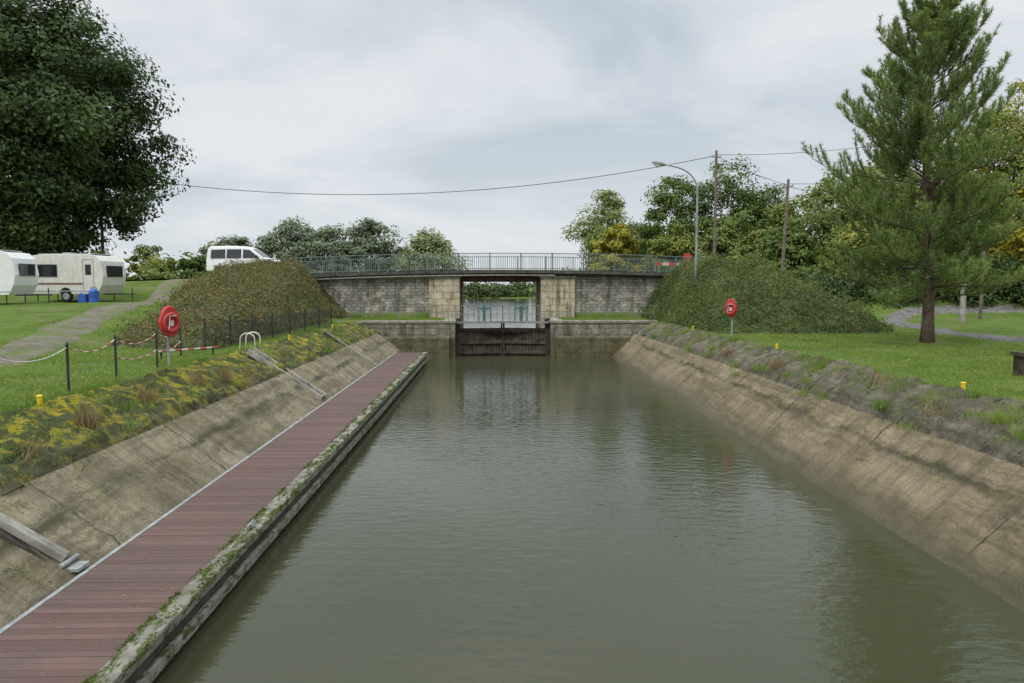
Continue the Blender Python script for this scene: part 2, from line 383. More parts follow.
# ------------------------------------------------------------------ pontoon
pt=group('floating_pontoon')
m=MB(); y=2.0
while y<40:
    dz=random.uniform(-.002,.002); m.box(-5.22,-3.78,y,y+.118,.47+dz,.50+dz); y+=.124
m.ob('deck_planks',M_plank,pt)
m=MB(); m.box(-5.30,-5.235,2,40,.36,.505); m.ob('inner_edge_rail',M_galv,pt,bevel=.01)
m=MB(); yy=2
while yy<40:
    m.box(-3.765,-3.52,yy,min(40,yy+5.975),.40,.535); yy+=6
m.ob('rubbing_strake',M_strake,pt,bevel=.02)
m=MB(); m.box(-3.66,-3.615,2,40,.12,.40); m.ob('fascia',M_float,pt)
m=MB(); yy=2
while yy<40: m.box(-3.61,-3.535,yy,min(40,yy+2.98),.08,.22); yy+=3
m.ob('lower_strake',M_strake,pt,bevel=.015)
m=MB(); m.box(-5.28,-3.67,2,40,-.35,.46); m.ob('float_body',M_float,pt)
m=MB()
for yy in np.arange(5,40,6.0):
    m.box(-3.70,-3.62,yy-.04,yy+.04,.53,.59); m.tube([(-3.66,yy-.14,.60),(-3.66,yy+.14,.60)],.02)
m.ob('mooring_cleats',M_galv,pt)
pts=[]
while len(pts)<22000:
    yy=3+37*random.random()**1.4
    xx=random.choice([-3.74,-3.56,-3.52,-3.76,-3.64])
    if mn.noise(Vector((xx*9,yy*1.5,3)))+.5*mn.noise(Vector((xx*20,yy*6,3)))>.06: pts.append((xx+random.gauss(0,.022),yy,.535+random.uniform(-.012,.014)))
npmesh('moss_tufts',leaves(pts,.012,.7),4,L_moss,pt)

# ------------------------------------------------------------------ bank ladder + mooring arms
e=group('bank_ladder'); y0=23.6;a=(-7.7,2.10);b=(-5.42,.58); m=MB()
for s in(-.27,.27): m.beam((a[0],y0+s,a[1]),(b[0],y0+s,b[1]),.09,.17)
m.ob('stringers',M_conc,e,bevel=.012)
m=MB(); n=10
for i in range(n):
    t=(i+.5)/n; x=a[0]*(1-t)+b[0]*t; z=a[1]*(1-t)+b[1]*t-.05; m.box(x-.11,x+.11,y0-.225,y0+.225,z-.05,z)
m.ob('treads',M_float,e,bevel=.01)
m=MB()
for s in(-.27,.27):
    pts=[(-7.95,y0+s,2.0)]
    for k in range(9):
        t=math.pi*k/8; pts.append((-7.7-.22*math.cos(t),y0+s,2.5+.16*math.sin(t)))
    pts.append((-7.45,y0+s,1.85)); m.tube(pts,.022)
m.ob('handrail_hoops',M_wht,e,smooth=True)
for y0,x0,z0 in((9.35,-7.0,1.90),(33.6,-7.6,2.12)):
    e=group('mooring_arm'); m=MB(); m.beam((x0,y0-.3,z0),(-5.55,y0+.15,.66),.20,.10); m.ob('arm',M_conc,e,bevel=.015)
    m=MB(); m.box(-5.72,-5.31,y0+.0,y0+.28,.515,.57); m.tube([(-5.5,y0-.06,.62),(-5.5,y0+.33,.62)],.035,10); m.ob('hinge_plate',M_galv,e,bevel=.01)
    m=MB(); m.beam((x0+.05,y0-.47,z0-.10),(-5.65,y0-.02,.56),.09,.16); m.ob('brace',M_float,e)

# ------------------------------------------------------------------ lock
lk=group('lock_walls')
m=MB(); m.box(-9.0,-2.19,42.6,43.2,-1.8,1.94); m.box(3.34,10.2,42.6,43.2,-1.8,1.94)
m.box(-3.0,-2.19,43.2,47.79,-1.8,1.94); m.box(3.34,4.2,43.2,47.79,-1.8,1.94); m.ob('masonry',M_lock,lk)
m=MB(); m.box(-6.6,-2.5,42.25,42.6,-1.8,1.18); m.box(3.65,8.6,42.25,42.6,-1.8,1.18); m.ob('footing_ledge',M_lock,lk,bevel=.03)
m=MB(); x=-8.95
while x<-2.3: m.box(x,min(x+.98,-2.14),42.54,43.25,1.945,2.09); x+=1.0
x=3.29
while x<10: m.box(x,x+.98,42.54,43.25,1.945,2.09); x+=1.0
for yy in np.arange(43.26,47.6,1.1):
    m.box(-2.95,-2.14,yy,yy+1.08,1.945,2.085); m.box(3.29,4.1,yy,yy+1.08,1.945,2.085)
m.ob('coping',M_cope,lk,bevel=.02)
gt=group('lock_gate')
mid=(.575,44.15)
for sx,x0 in((-1,-2.17),(1,3.32)):
    a=Vector((x0,43.55,0)); b=Vector((mid[0],mid[1],0)); d=(b-a)
    m=MB()
    for i in range(14):
        t0=i/14+.004;t1=(i+1)/14-.004; p0=a+d*t0;p1=a+d*t1
        m.beam((p0.x,p0.y,.2),(p1.x,p1.y,.2),.1,2.6)
    m.ob('planking',M_gate,gt)
    m=MB()
    for z in(.15,.75,1.52): m.beam((a.x,a.y-.09,z),(b.x,b.y-.09,z),.14,.17)
    m.box(min(a.x,a.x-sx*.24),max(a.x,a.x-sx*.24),a.y-.2,a.y+.1,-1,2.2)
    m.box(b.x+sx*.015-(.1 if sx<0 else 0),b.x+sx*.015+(.1 if sx>0 else 0),b.y-.2,b.y+.12,-1,2.0)
    m.ob('frame_beams',M_gate,gt,bevel=.015)
    m=MB(); m.beam((a.x,a.y-.32,1.96),(b.x,b.y-.32,1.96),.45,.10); m.ob('walkway',M_dull,gt)
    m=MB()
    for i in range(9):
        q=a+d*(i/8); m.tube([(q.x,q.y-.52,1.95),(q.x,q.y-.52,2.95)],.022 if i%2==0 else .012,6)
    for z in(2.45,2.95): m.tube([(a.x,a.y-.52,z),(b.x,b.y-.52,z)],.02,6)
    m.ob('handrail',M_dull,gt)
    q=a+d*.60; m=MB(); m.box(q.x-.09,q.x+.09,q.y-.09,q.y+.09,1.9,3.0); m.box(q.x-.42,q.x+.42,q.y-.05,q.y+.05,2.72,2.80)
    m.tube([(q.x+.36,q.y,1.9),(q.x+.36,q.y,3.25)],.025); m.tube([(q.x-.36,q.y,1.9),(q.x-.36,q.y,3.15)],.025)
    m.torus((q.x,q.y-.2,2.7),.18,.018,'y',16,6); m.ob('paddle_gear',M_teal,gt,bevel=.01)
def rail(name,p0,p1,h,mat,posts,rails=(.5,1.0),r=.016):
    m=MB(); p0=Vector(p0);p1=Vector(p1)
    for i in range(posts+1):
        q=p0.lerp(p1,i/posts); m.tube([q,q+Vector((0,0,h))],r,6)
    for t in rails: m.tube([p0+Vector((0,0,h*t)),p1+Vector((0,0,h*t))],r,6)
    return m.ob(name,mat)
rail('lockside_railing',(-8.3,43.0,2.08),(-2.6,43.0,2.08),.85,M_dull,6)
rail('lockside_railing',(3.8,43.0,2.08),(9.4,43.0,2.08),.85,M_dull,6)

# ------------------------------------------------------------------ bridge
br=group('road_bridge')
m=MB(); m.prism([(-14.2,1.2)]+[(-4.1,1.2)]+[(x,deckz(x)-.36) for x in(-4.1,-7,-10,-14.2)],'y',48.0,48.5)
m.prism([(5.3,1.2),(13.8,1.2)]+[(x,deckz(x)-.36) for x in(13.8,10,7,5.3)],'y',48.0,48.5); m.ob('retaining_walls',M_stone,br)
m=MB(); m.box(-4.1,-2.14,47.8,53.8,-1.8,4.60); m.box(3.1,5.3,47.8,53.8,-1.8,4.60); m.ob('abutments',M_ashlar,br,bevel=.02)
m=MB(); m.box(-4.2,-2.04,47.7,53.9,4.603,4.72); m.box(3.0,5.4,47.7,53.9,4.603,4.72); m.ob('bearing_stones',M_cope,br,bevel=.02)
xs=np.linspace(-14.5,14,40)
m=MB(); m.prism([(x,deckz(x)-.02) for x in xs]+[(x,deckz(x)-.20) for x in xs[::-1]],'y',47.45,53.9); m.ob('deck_slab',M_deck,br)
m=MB(); m.prism([(x,deckz(x)-.205) for x in xs]+[(x,deckz(x)-.355) for x in xs[::-1]],'y',47.8,48.6); m.ob('edge_beam',M_deck,br)
m=MB()
for yy in(48.62,50,51.6,53.3): m.box(-2.1,3.06,yy,yy+.3,4.35,4.88)
m.ob('girders',simple('rusty_steel',(.10,.06,.04),.8,var=.4),br)
m=MB(); m.tube([(x,47.6,deckz(x)-.32) for x in np.linspace(-11.5,4,16)],.05); m.ob('service_pipe',M_wht,br)
for yy in(47.6,53.7):
    m=MB()
    for x in np.arange(-14.2,13.8,.14): m.box(x-.010,x+.010,yy-.010,yy+.010,deckz(x)-.03,deckz(x)+1.04)
    for x in np.arange(-14.2,13.9,2.0): m.box(x-.035,x+.035,yy-.035,yy+.035,deckz(x)-.03,deckz(x)+1.1)
    for h in(.1,1.07): m.tube([(x,yy,deckz(x)+h) for x in np.linspace(-14.2,13.8,30)],.028,6)
    m.ob('railing',M_railg,br)

# ------------------------------------------------------------------ shrub embankments
def smin(vals,k=3.0): return -math.log(sum(math.exp(-k*v) for v in vals))/k
def mL(x,y):
    top=2.85+.118*(y-27)+.2*S(y,40,45)*S(-x,9,12)
    xl=-13.2-(y-26)*.26
    a=(-8.9-.02*y-x)*1.35+.3; c=(y-24.4)*.95+.1; d=(x-xl)*.75+S(y,26,44)*1.5+.2
    return 2+smin([top-2,a,c,d,(50-y)*2])
def mR(x,y):
    a=(x-9.6)*1.5; c=(y-31.8)*.45; d=(18.4-x)*.9
    return 2+smin([3.4,a,c,d,(50.5-y)*2])
def mound(name,f,x0,x1,y0,y1,mat,base,n,seed,lump=.25):
    e=group(name)
    def F(x,y):
        z=f(x,y)+lump*mn.noise(Vector((x*.8,y*.8,seed)))+lump*.7*mn.noise(Vector((x*2.0,y*2.0,seed)))
        return max(z,ground(x,y)-.3)
    FF=Field(F,x0,x1,y0,y1,.25)
    gridmesh('soil',[[(x0+i*.25,y0+j*.25,FF.A[i,j]) for i in range(FF.nx)] for j in range(FF.ny)],base,e)
    GG=Field(ground,x0,x1,y0,y1,.5)
    N=n*4; x=rng.uniform(x0,x1,N); y=rng.uniform(y0,y1,N); z=FF(x,y)
    gx=(FF(x+.15,y)-FF(x-.15,y))/.3; gy=(FF(x,y+.15)-FF(x,y-.15))/.3; nn=np.stack([-gx,-gy,np.ones(N)],1); k=np.linalg.norm(nn,axis=1)
    ok=(z>GG(x,y)+.04)&(rng.random(N)<k/3); idx=np.where(ok)[0][:n]
    nn=nn[idx]/k[idx][:,None]; q=np.stack([x,y,z],1)[idx]
    bump=np.clip(np.sin(q[:,0]*2.9+2*np.sin(q[:,1]*1.7))*np.sin(q[:,1]*2.6+1.5*np.sin(q[:,0]*1.3)),0,1)
    t=rng.random(len(idx))**1.5*(.10+.38*bump); q=q+nn*t[:,None]+np.array([0,0,1])*(t*.4)[:,None]
    npmesh('foliage',leaves(q,.062,.4,nn*.35),4,mat,e)
M_soilL=simple('heath_soil',(.075,.085,.035),.95,var=.4,scale=2)
M_soilR=simple('shrub_soil',(.06,.08,.026),.95,var=.4,scale=2)
mound('shrub_embankment',mL,-21,-8.6,24.2,49,L_moundL,M_soilL,72000,3,.28)
mound('shrub_embankment',mR,9.4,20,31,49.6,L_moundR,M_soilR,66000,9,.25)

# ------------------------------------------------------------------ trees
def tree(name,x,y,z0,top,rx,mat,nclump,nleaf,size,crown_bottom=.25,ry=None,shape=1.0,trunk=.3,cr=1.0):
    e=group(name); H=top-z0; ry=ry or rx; cz=z0+H*(crown_bottom+1)/2; rz=H*(1-crown_bottom)/2
    C=[]
    while len(C)<nclump:
        u=unit(1)[0]; r=random.uniform(.15,1)**.45
        irr=1+.25*mn.noise(Vector((u[0]*1.7+x,u[1]*1.7,u[2]*1.7)))
        px=u[0]*r*irr; py=u[1]*r*irr; pz=u[2]*r
        w=1-.25*max(0,pz)*shape
        C.append((x+px*rx*w,y+py*ry*w,cz+pz*rz))
    C=np.array(C); rad=cr*min(rx,rz)*.26*rng.uniform(.5,1.4,len(C))
    idx=rng.integers(0,len(C),nclump*nleaf); u=unit(len(idx)); rr=rng.uniform(.1,1.2,(len(idx),1))**.6
    pts=C[idx]+u*rr*rad[idx][:,None]*np.array([1.15,1.15,.75])
    out=pts-np.array([x,y,cz]); out/=np.linalg.norm(out,axis=1)[:,None]
    npmesh('crown',leaves(pts,size,.55,u*.5+out*.5+np.array([0,0,.5])),4,mat,e)
    m=MB(); base=Vector((x,y,z0-.2)); t1=Vector((x+random.uniform(-.3,.3),y,z0+H*crown_bottom+.5)); t2=Vector((x+random.uniform(-.5,.5),y,cz+rz*.5))
    m.tube([base,base.lerp(t1,.5),t1,t1.lerp(t2,.5),t2],[trunk*1.25,trunk,trunk*.8,trunk*.5,trunk*.15])
    for i in range(min(14,len(C))):
        q=Vector(C[i]); s=t1.lerp(t2,random.uniform(0,.7)); mdl=s.lerp(q,.5)+Vector((0,0,-.05*H*random.random()))
        m.tube([s,mdl,q],[trunk*.4,trunk*.22,trunk*.06],6)
    m.ob('trunk',M_bark,e,smooth=True)
tree('lime_tree',-34.9,57,3.2,26.4,9.0,L_dark,440,320,.18,.06,shape=.85,trunk=.55,cr=.66)
tree('lime_tree',-48,62,3.2,22,9,L_dark,120,140,.3,.1)
for (x,y,t,r,mt) in[(-24.5,54,6.9,2.0,L_mix),(-21.8,55.5,6.3,1.6,L_mid),(-27.5,51.5,6.6,2.4,L_mid),(-32,50,6.8,3,L_dark),(-38,50,6.8,3,L_dark),(-19.6,58,6.2,1.5,L_yel),(-23.2,51.5,5.6,1.3,L_light),(-29.5,47.5,5.6,1.8,L_dark),(-35,47,5.8,2.2,L_dark)]:
    tree('shrub',x,y,3.0,t,r,mt,40,140,.12,.0,trunk=.08)
tree('distant_tree',-42,154,2,17.0,8.5,L_haze,80,140,.36,.05)
tree('distant_tree',-34.5,153,2,16.6,6.5,L_haze,70,140,.34,.05)
tree('distant_tree',-25,155,2,18.0,6.6,L_haze,80,140,.34,.05)
tree('distant_tree',-13.2,153,2,14.6,6.6,L_haze2,80,140,.32,.03)
tree('distant_tree',-53,152,2,14,7,L_haze,60,130,.4,.05)
B=[(11.6,76,13.6,4.2,L_light),(15.5,80,11.5,3.6,L_mid),(16.8,68,14.2,3.6,L_mid),(21.0,66,15.2,4.4,L_mid),(24.5,68,13.8,4.0,L_mid),
   (11.6,69,9.8,2.3,L_yel),(15.2,62,9.2,2.5,L_mix),(18.8,60.5,8.8,2.5,L_light),(23.6,61,11.0,2.9,L_light),(26.3,58,13.2,3.8,L_light),(30.5,58,14.5,4.0,L_mix),
   (28.0,52,10.5,3.4,L_mix),(31,51,13,3.8,L_light),(35.0,52,16.8,4.6,L_mix),(38.0,54,19.5,4.8,L_yel),(44,50,18,4.6,L_mix),(50,52,18,5,L_mid),(21.8,55,8.4,2.6,L_mid),(24.5,49,7.8,2.6,L_mix),(36,47,12.5,3.4,L_yel)]
for (x,y,t,r,mt) in B: tree('broadleaf_tree',x,y,2.2,t,r,mt,115,150,.145,.04,trunk=.2,cr=.85)
def mass(name,items,mat,size,npc):
    pts=[];nr=[]
    for (x,y,z,r) in items:
        u=unit(npc); rr=rng.uniform(.3,1,(npc,1))**.5; pts.append(np.array([x,y,z])+u*rr*r*np.array([1.2,1.2,.9])); nr.append(u+np.array([0,0,.4]))
    return npmesh(name,leaves(np.concatenate(pts),size,.55,np.concatenate(nr)),4,mat)
it=[]
for i in range(230):
    x=random.uniform(20.5,50); y=45.5+random.uniform(-.9,1.6)
    it.append((x,y,random.uniform(2.4,4.6 if x<25 else 5.4),random.uniform(.7,1.3)))
mass('hedge',it,L_dark,.13,260)
it=[(random.uniform(-60,60),random.uniform(151.5,160),random.uniform(1.4,4.3),random.uniform(1.0,1.8)) for i in range(420)]
mass('distant_treeline',it,L_far3,.35,80)
it=[(random.uniform(-130,-38),random.uniform(60,110),random.uniform(2,6.5),random.uniform(2,3)) for i in range(110)]+[(random.uniform(50,140),random.uniform(56,110),random.uniform(2,13),random.uniform(2,3.5)) for i in range(150)]
mass('distant_treeline',it,L_mid,.45,80)

# ------------------------------------------------------------------ pine
pe=group('pine_tree'); bx,by,bz=15.95,26.7,2.0; H=12.3
def tp(t): return Vector((bx-.25*math.sin(t*2.2)+.12*math.sin(t*7),by+.1*math.sin(t*5),bz+H*t))
m=MB(); m.tube([tp(k/14)-Vector((0,0,.15 if k==0 else 0)) for k in range(15)],[.28 if k==0 else .20*(1-k/14)**.8+.012 for k in range(15)],10)
tufts=[]; dirs=[]
def prof(t):
    if t<.36: return 3.6+.7*(t-.15)/.21
    return 4.3*max(0,(1-(t-.36)/.655))**.78+.12
nw=27
for w in range(nw):
    t=.15+.83*(w/(nw-1))**.95
    nb=5 if t<.85 else 4; ph=random.uniform(0,6.28)
    for b in range(nb):
        if random.random()<.13: continue
        an=ph+b*6.283/nb+random.uniform(-.45,.45); L=prof(t)*random.choice([.5,.7,.85,.95,1.0,1.08,1.18])
        el=math.radians(-2+50*t+random.uniform(-12,12)); s=tp(min(1,max(.13,t+random.uniform(-.02,.02)))); pts=[]; n=9
        cur=s.copy(); hd=Vector((math.cos(an),math.sin(an),0)); step=L/n; e=el
        for k in range(n+1):
            pts.append(cur.copy()); e2=e+ (k/n)**2*math.radians(45)-math.radians(14)*math.sin(k/n*3.1)
            dd=hd*math.cos(e2)+Vector((0,0,1))*math.sin(e2); cur=cur+dd*step
            hd=(hd+Vector((random.uniform(-.12,.12),random.uniform(-.12,.12),0))).normalized()
        m.tube(pts,[.045*(1-t*.6)*(1-k/(n+1))+.005 for k in range(n+1)],5,False)
        for k in range(2,n+1):
            f=k/n
            for sgn in(-1,1,0):
                if random.random()<.10: continue
                d=(pts[k]-pts[k-1]).normalized(); side=d.cross(Vector((0,0,1))).normalized()
                tl=(L*.30*(1.15-f)+.24)*random.uniform(.6,1.35)
                if sgn==0: dr=(d*.6+Vector((random.uniform(-.6,.6),random.uniform(-.6,.6),.9))).normalized(); tl*=.8
                else: dr=(d*.75+side*sgn*.8+Vector((0,0,random.uniform(.1,.8)))).normalized()
                o=pts[k-1].lerp(pts[k],random.random()); q=o.copy(); nn=max(2,int(tl/.13)); tw=[o.copy()]
                for j in range(nn):
                    dr=(dr+Vector((random.uniform(-.12,.12),random.uniform(-.12,.12),.14))).normalized(); q=q+dr*tl/nn
                    if j>0 or f>.4: tufts.append(q[:]); dirs.append(dr[:])
                    tw.append(q.copy())
                m.tube(tw,.006,3,False)
        tufts.append(pts[-1][:]); dirs.append((pts[-1]-pts[-2]).normalized()[:])
m.ob('trunk',M_pbark,pe,smooth=True,fixn=False)
T=np.array(tufts);D=np.array(dirs); nt=len(T); nn_=22
T=np.repeat(T,nn_,0);D=np.repeat(D,nn_,0); n=len(T)
N=D*.75+unit(n)*.85; N/=np.linalg.norm(N,axis=1)[:,None]; T=T+D*rng.uniform(-.09,.05,(n,1)); Ln=rng.uniform(.12,.22,(n,1)); sd=np.cross(N,unit(n)); sd/=np.linalg.norm(sd,axis=1)[:,None]
V=np.stack([T-sd*.011,T+sd*.011,T+N*Ln],1).reshape(-1,3); npmesh('needles',V,3,L_pine,pe); print('PINE needles',n,nt)

# ------------------------------------------------------------------ grass & weeds
def blades(name,X,Y,Z,h0,h1,w,mat,lean=.45):
    X=np.asarray(X,float);Y=np.asarray(Y,float); n=len(X); Z=(GF(X,Y)-.01) if Z is None else np.asarray(Z,float); base=np.stack([X,Y,Z],1); an=rng.uniform(0,6.28,n)
    s=np.stack([np.cos(an),np.sin(an),np.zeros(n)],1)*w; h=rng.uniform(h0,h1,(n,1)); le=np.stack([rng.normal(size=n),rng.normal(size=n),np.zeros(n)],1)*lean*h
    tip=base+le+np.array([0,0,1])*h; V=np.stack([base-s,base+s,tip],1).reshape(-1,3); return npmesh(name,V,3,mat)
BF=Field(lambda x,y: mn.noise(Vector((x*.45,y*.45,11)))+.5*mn.noise(Vector((x*1.3,y*1.3,4))),-24,24,4,48,.4)
N=80000; y1=7+35.4*rng.random(N)**1.25; x1=9.6+8.5*rng.random(N)**1.3+(y1-7)*.12*rng.random(N); k=(x1<18.3)&((BF(x1,y1)<.26)|(rng.random(N)<.2))&((np.hypot(x1-15.9,y1-26.7)>1.3)|(rng.random(N)<.2)); x1=x1[k];y1=y1[k]
N=80000; y2=9+33*rng.random(N)**1.2; x2=-8.35-9*rng.random(N)**1.2; px=np.interp(y2,[q[1] for q in PATH],[q[0] for q in PATH])
k=((np.abs(x2-px)>.8)|(rng.random(N)<.12))&((BF(x2,y2)<.12)|(rng.random(N)<.2)); x2=x2[k];y2=y2[k]
N=9000; y3=rng.uniform(43.3,47.6,N); x3=np.where(rng.random(N)<.5,rng.uniform(-9,-3,N),rng.uniform(4.3,10,N))
blades('grass',np.concatenate([x1,x2,x3]),np.concatenate([y1,y2,y3]),None,.035,.10,.011,L_grass)
X=[];Y=[];Z=[]
for s,x0 in((1,9.55),(-1,-8.3)):
    for _ in range(850):
        y=7+35*random.random()**1.2; dx=abs(random.gauss(0,.22)); k=random.randint(8,28)
        if mn.noise(Vector((y*.6,s*3,0)))<-.15: continue
        X.append(x0-s*dx+rng.normal(0,.05,k)); Y.append(y+rng.normal(0,.06,k)); Z.append(np.full(k,2.0-.33*dx))
blades('edge_grass',np.concatenate(X),np.concatenate(Y),np.concatenate(Z),.06,.2,.010,L_grass,.7)
def weeds(name,spots,mat,h,lean,r):
    X=np.concatenate([q[0]+rng.normal(0,r,q[3]) for q in spots]); Y=np.concatenate([q[1]+rng.normal(0,r*1.6,q[3]) for q in spots]); Z=np.concatenate([q[2]+rng.uniform(-.03,.05,q[3]) for q in spots])
    blades(name,X,Y,Z,h*.3,h,.007,mat,lean)
RW=[]
for _ in range(75):
    x=random.uniform(8.2,9.3); RW.append((x,10+31*random.random(),(1.36+(x-8.22)) if x<8.35 else 1.50+(x-8.35)*.47,random.randint(20,130)))
for _ in range(30):
    x=-random.uniform(6.6,8.0); RW.append((x,random.uniform(10,40),1.5+(-6.75-x)*.45,random.randint(20,80)))
weeds('wall_weeds',RW+[(8.9,12.4,1.76,700),(8.7,11.5,1.68,500),(8.9,20,1.74,160),(8.15,19,1.28,90),(8.0,24,1.15,80)],L_grass,.27,.6,.10)
weeds('dry_weeds',[(-7.2,13.1,1.66,230),(-7.3,15.6,1.70,260),(-7.3,18.3,1.70,220),(-7.0,11.2,1.6,80),(-7.1,19.6,1.65,170),(-7.4,26,1.75,120),(8.6,22,1.65,260),(9.0,17,1.8,120),(-6.9,21,1.6,60),(8.5,26.5,1.6,190),(8.7,31,1.65,160),(8.6,14,1.62,90)],L_dry,.48,.35,.10)
X=np.concatenate([rng.uniform(9.8,19,1800),-rng.uniform(8.6,16,1100)]); Y=np.concatenate([rng.uniform(10,40,1800),rng.uniform(11,35,1100)]); q=np.stack([X,Y,GF(X,Y)+.07],1)
npmesh('fallen_leaves',leaves(q,.03,.6,np.tile([0,0,1.5],(len(q),1))),4,L_dry)
q=np.stack([rng.uniform(-5.2,-3.8,500),8+33*rng.random(500),np.full(500,.506)],1); q=q[q[:,1]<39.8]
npmesh('deck_leaf_litter',leaves(q,.018,.6,np.tile([0,0,4.],(len(q),1))),4,L_dry)

# ------------------------------------------------------------------ street furniture
def lifebuoy(x,y,rz,k):
    e=group('lifebuoy_station'); gz=1.95
    m=MB(); m.tube([(0,.06,gz-.1),(0,.06,gz+1.5)],.035); m.ob('post',M_galv,e)
    m=MB(); out=[(k*.33*math.sin(t)*(.88 if math.cos(t)>0 else 1),gz+1.28+k*.46*math.cos(t)) for t in np.linspace(0,2*math.pi,13)[:-1]]
    m.prism(out,'y',-.10,.03); m.ob('holder',M_red,e,bevel=.03)
    m=MB(); m.torus((0,-.12,gz+1.24),.21*k,.055,'y',28,8,1,1.15); m.ob('buoy',M_red,e,smooth=True)
    m=MB(); m.tube([(-.12*k,-.18,gz+1.08),(-.08*k,-.18,gz+1.42),(.1*k,-.18,gz+1.42)],.012,6); m.box(-.07*k,.07*k,-.125,-.105,gz+1.16,gz+1.3); m.ob('rope',M_wht,e)
    e.location=(x,y,0); e.rotation_euler[2]=rz
lifebuoy(-8.5,19.6,.95,.9); lifebuoy(9.75,30,-.7,.85)
for (x,y) in[(-8.1,13.3),(-7.95,29.0),(-7.9,36.5),(9.5,14.6),(9.4,24.2),(9.4,34.5),(9.5,9.0)]:
    m=MB(); m.tube([(x,y,1.95),(x,y,2.17),(x,y,2.21),(x,y,2.23)],[.045,.045,.055,.03],10); m.ob('yellow_mooring_marker',M_yel)
posts=[(-8.95,10.9),(-8.75,13.1),(-8.6,15.1),(-8.75,17.3),(-8.75,19.4),(-9.3,22.2)]
ch=group('chain_fence'); m=MB()
for x,y in posts: m.tube([(x,y,1.95),(x,y,2.98)],.028,8); m.tube([(x,y,2.98),(x,y,3.02)],[.04,.02],8)
m.ob('posts',M_black,ch)
mw=MB();mr=MB()
for i in range(len(posts)-1):
    for z0,sg in((2.93,.18),)+(((2.5,.12),) if i>2 else ()):
        P=[]
        for k in range(21):
            t=k/20; P.append(Vector((posts[i][0]*(1-t)+posts[i+1][0]*t,posts[i][1]*(1-t)+posts[i+1][1]*t,z0-sg*4*t*(1-t))))
        for k in range(20): (mr if (i>1 and k%4<2) else mw).tube([P[k],P[k+1]],.012,5)
mw.ob('chain_white',M_wht,ch); mr.ob('chain_red',M_redw,ch)
e=group('striped_barrier_pole')
for k in range(10):
    a=Vector((-9.7,21.4,2.26)).lerp(Vector((-8.5,23.0,2.26)),k/10); b=Vector((-9.7,21.4,2.26)).lerp(Vector((-8.5,23.0,2.26)),(k+1)/10)
    m=MB(); m.tube([a,b],.026,8); m.ob('band',M_redw if k%2 else M_wht,e)
m=MB()
for q in((-9.6,21.55),(-8.6,22.85)): m.tube([(q[0],q[1],1.98),(q[0],q[1],2.24)],.03)
m.ob('feet',M_black,e)
fe=group('wire_fence'); a=Vector((-9.4,24.3,2.0)); b=Vector((-8.05,37,2.0)); m=MB(); L=(b-a).length; n=int(L/.1)
for i in range(n+1):
    q=a.lerp(b,i/n); m.box(q.x-.005,q.x+.005,q.y-.005,q.y+.005,2,2.95)
for z in np.arange(2.08,2.96,.1): m.tube([a+Vector((0,0,z-2)),b+Vector((0,0,z-2))],.006,4)
m.ob('mesh',M_black,fe); m=MB()
for i in range(8):
    q=a.lerp(b,i/7); m.tube([q-Vector((0,0,.1)),q+Vector((0,0,1.1))],.03)
m.ob('posts',M_black,fe)
m=MB(); m.box(-9.1,-8.85,12.85,13.1,1.95,2.5); m.ob('wooden_bollard',M_gate,bevel=.03)
e=group('wooden_bench'); m=MB(); m.box(12.38,14.1,16.9,17.35,2.50,2.60); m.ob('seat',M_gate,e,bevel=.01)
m=MB(); m.box(12.44,12.68,16.95,17.3,1.95,2.5); m.box(13.8,13.98,16.95,17.3,1.95,2.5); m.ob('legs',M_gate,e,bevel=.01)

e=group('street_lamp'); m=MB(); X,Y=11.0,40.0
pts=[(X,Y,2.5),(X,Y,6),(X,Y,9.2)]; rr=[.095,.075,.055]
for k in range(1,9):
    t=k/8*math.radians(72); pts.append((X-1.5*(1-math.cos(t))*1.05,Y,9.2+1.3*math.sin(t))); rr.append(.045)
pts.append((X-1.9,Y,10.62)); rr.append(.04)
m.tube(pts,rr,10); m.ob('pole',M_galv,e,smooth=True)
m=MB(); m.tube([(X-1.75,Y,10.56),(X-1.95,Y,10.62),(X-2.3,Y,10.70),(X-2.5,Y,10.72)],[.05,.12,.13,.03],10); m.ob('lantern',M_grey,e,smooth=True)
m=MB(); m.tube([(X-1.95,Y,10.55),(X-2.15,Y,10.52),(X-2.4,Y,10.62)],[.05,.1,.04],8); m.ob('diffuser',M_wht,e,smooth=True)
def upole(x,y,z0,z1,r,mat,lean=0,name='utility_pole'):
    e=group(name); m=MB(); m.tube([(x,y,z0),(x+lean,y,z1)],[r,r*.65],10); m.ob('pole',mat,e)
    m=MB(); m.box(x+lean-.35,x+lean+.35,y-.05,y+.05,z1-.5,z1-.42)
    for s in(-.3,0,.3): m.tube([(x+lean+s,y,z1-.42),(x+lean+s,y,z1-.28)],.035,6)
    m.ob('insulators',M_grey,e)
upole(16.3,54.4,3.5,13.9,.14,M_wood); upole(19.8,50.5,3.5,11.3,.13,M_wood,.3); upole(-31,60,2.5,13.4,.14,M_wood)
upole(24.5,38,2,8.8,.15,M_conc)
m=MB(); m.tube([(26.8,40,2),(26.8,40,6.5)],.09); m.ob('timber_post',M_wood)
wi=group('overhead_wires'); m=MB()
def wire(a,b,sag,r=.022):
    a=Vector(a);b=Vector(b); m.tube([a.lerp(b,k/40)-Vector((0,0,sag*4*(k/40)*(1-k/40))) for k in range(41)],r,5,False)
wire((-31,60,12.9),(16.3,54.4,13.55),2.2,.024); wire((16.3,54.4,13.5),(20.1,50.5,10.9),.15,.018); wire((16.3,54.4,13.6),(48,62,19.5),1.2,.018); wire((20.1,50.5,11.0),(60,70,17),.9,.018)
wire((24.5,38,8.5),(20.1,50.5,10.8),.3,.018)
m.ob('cables',M_black,wi)

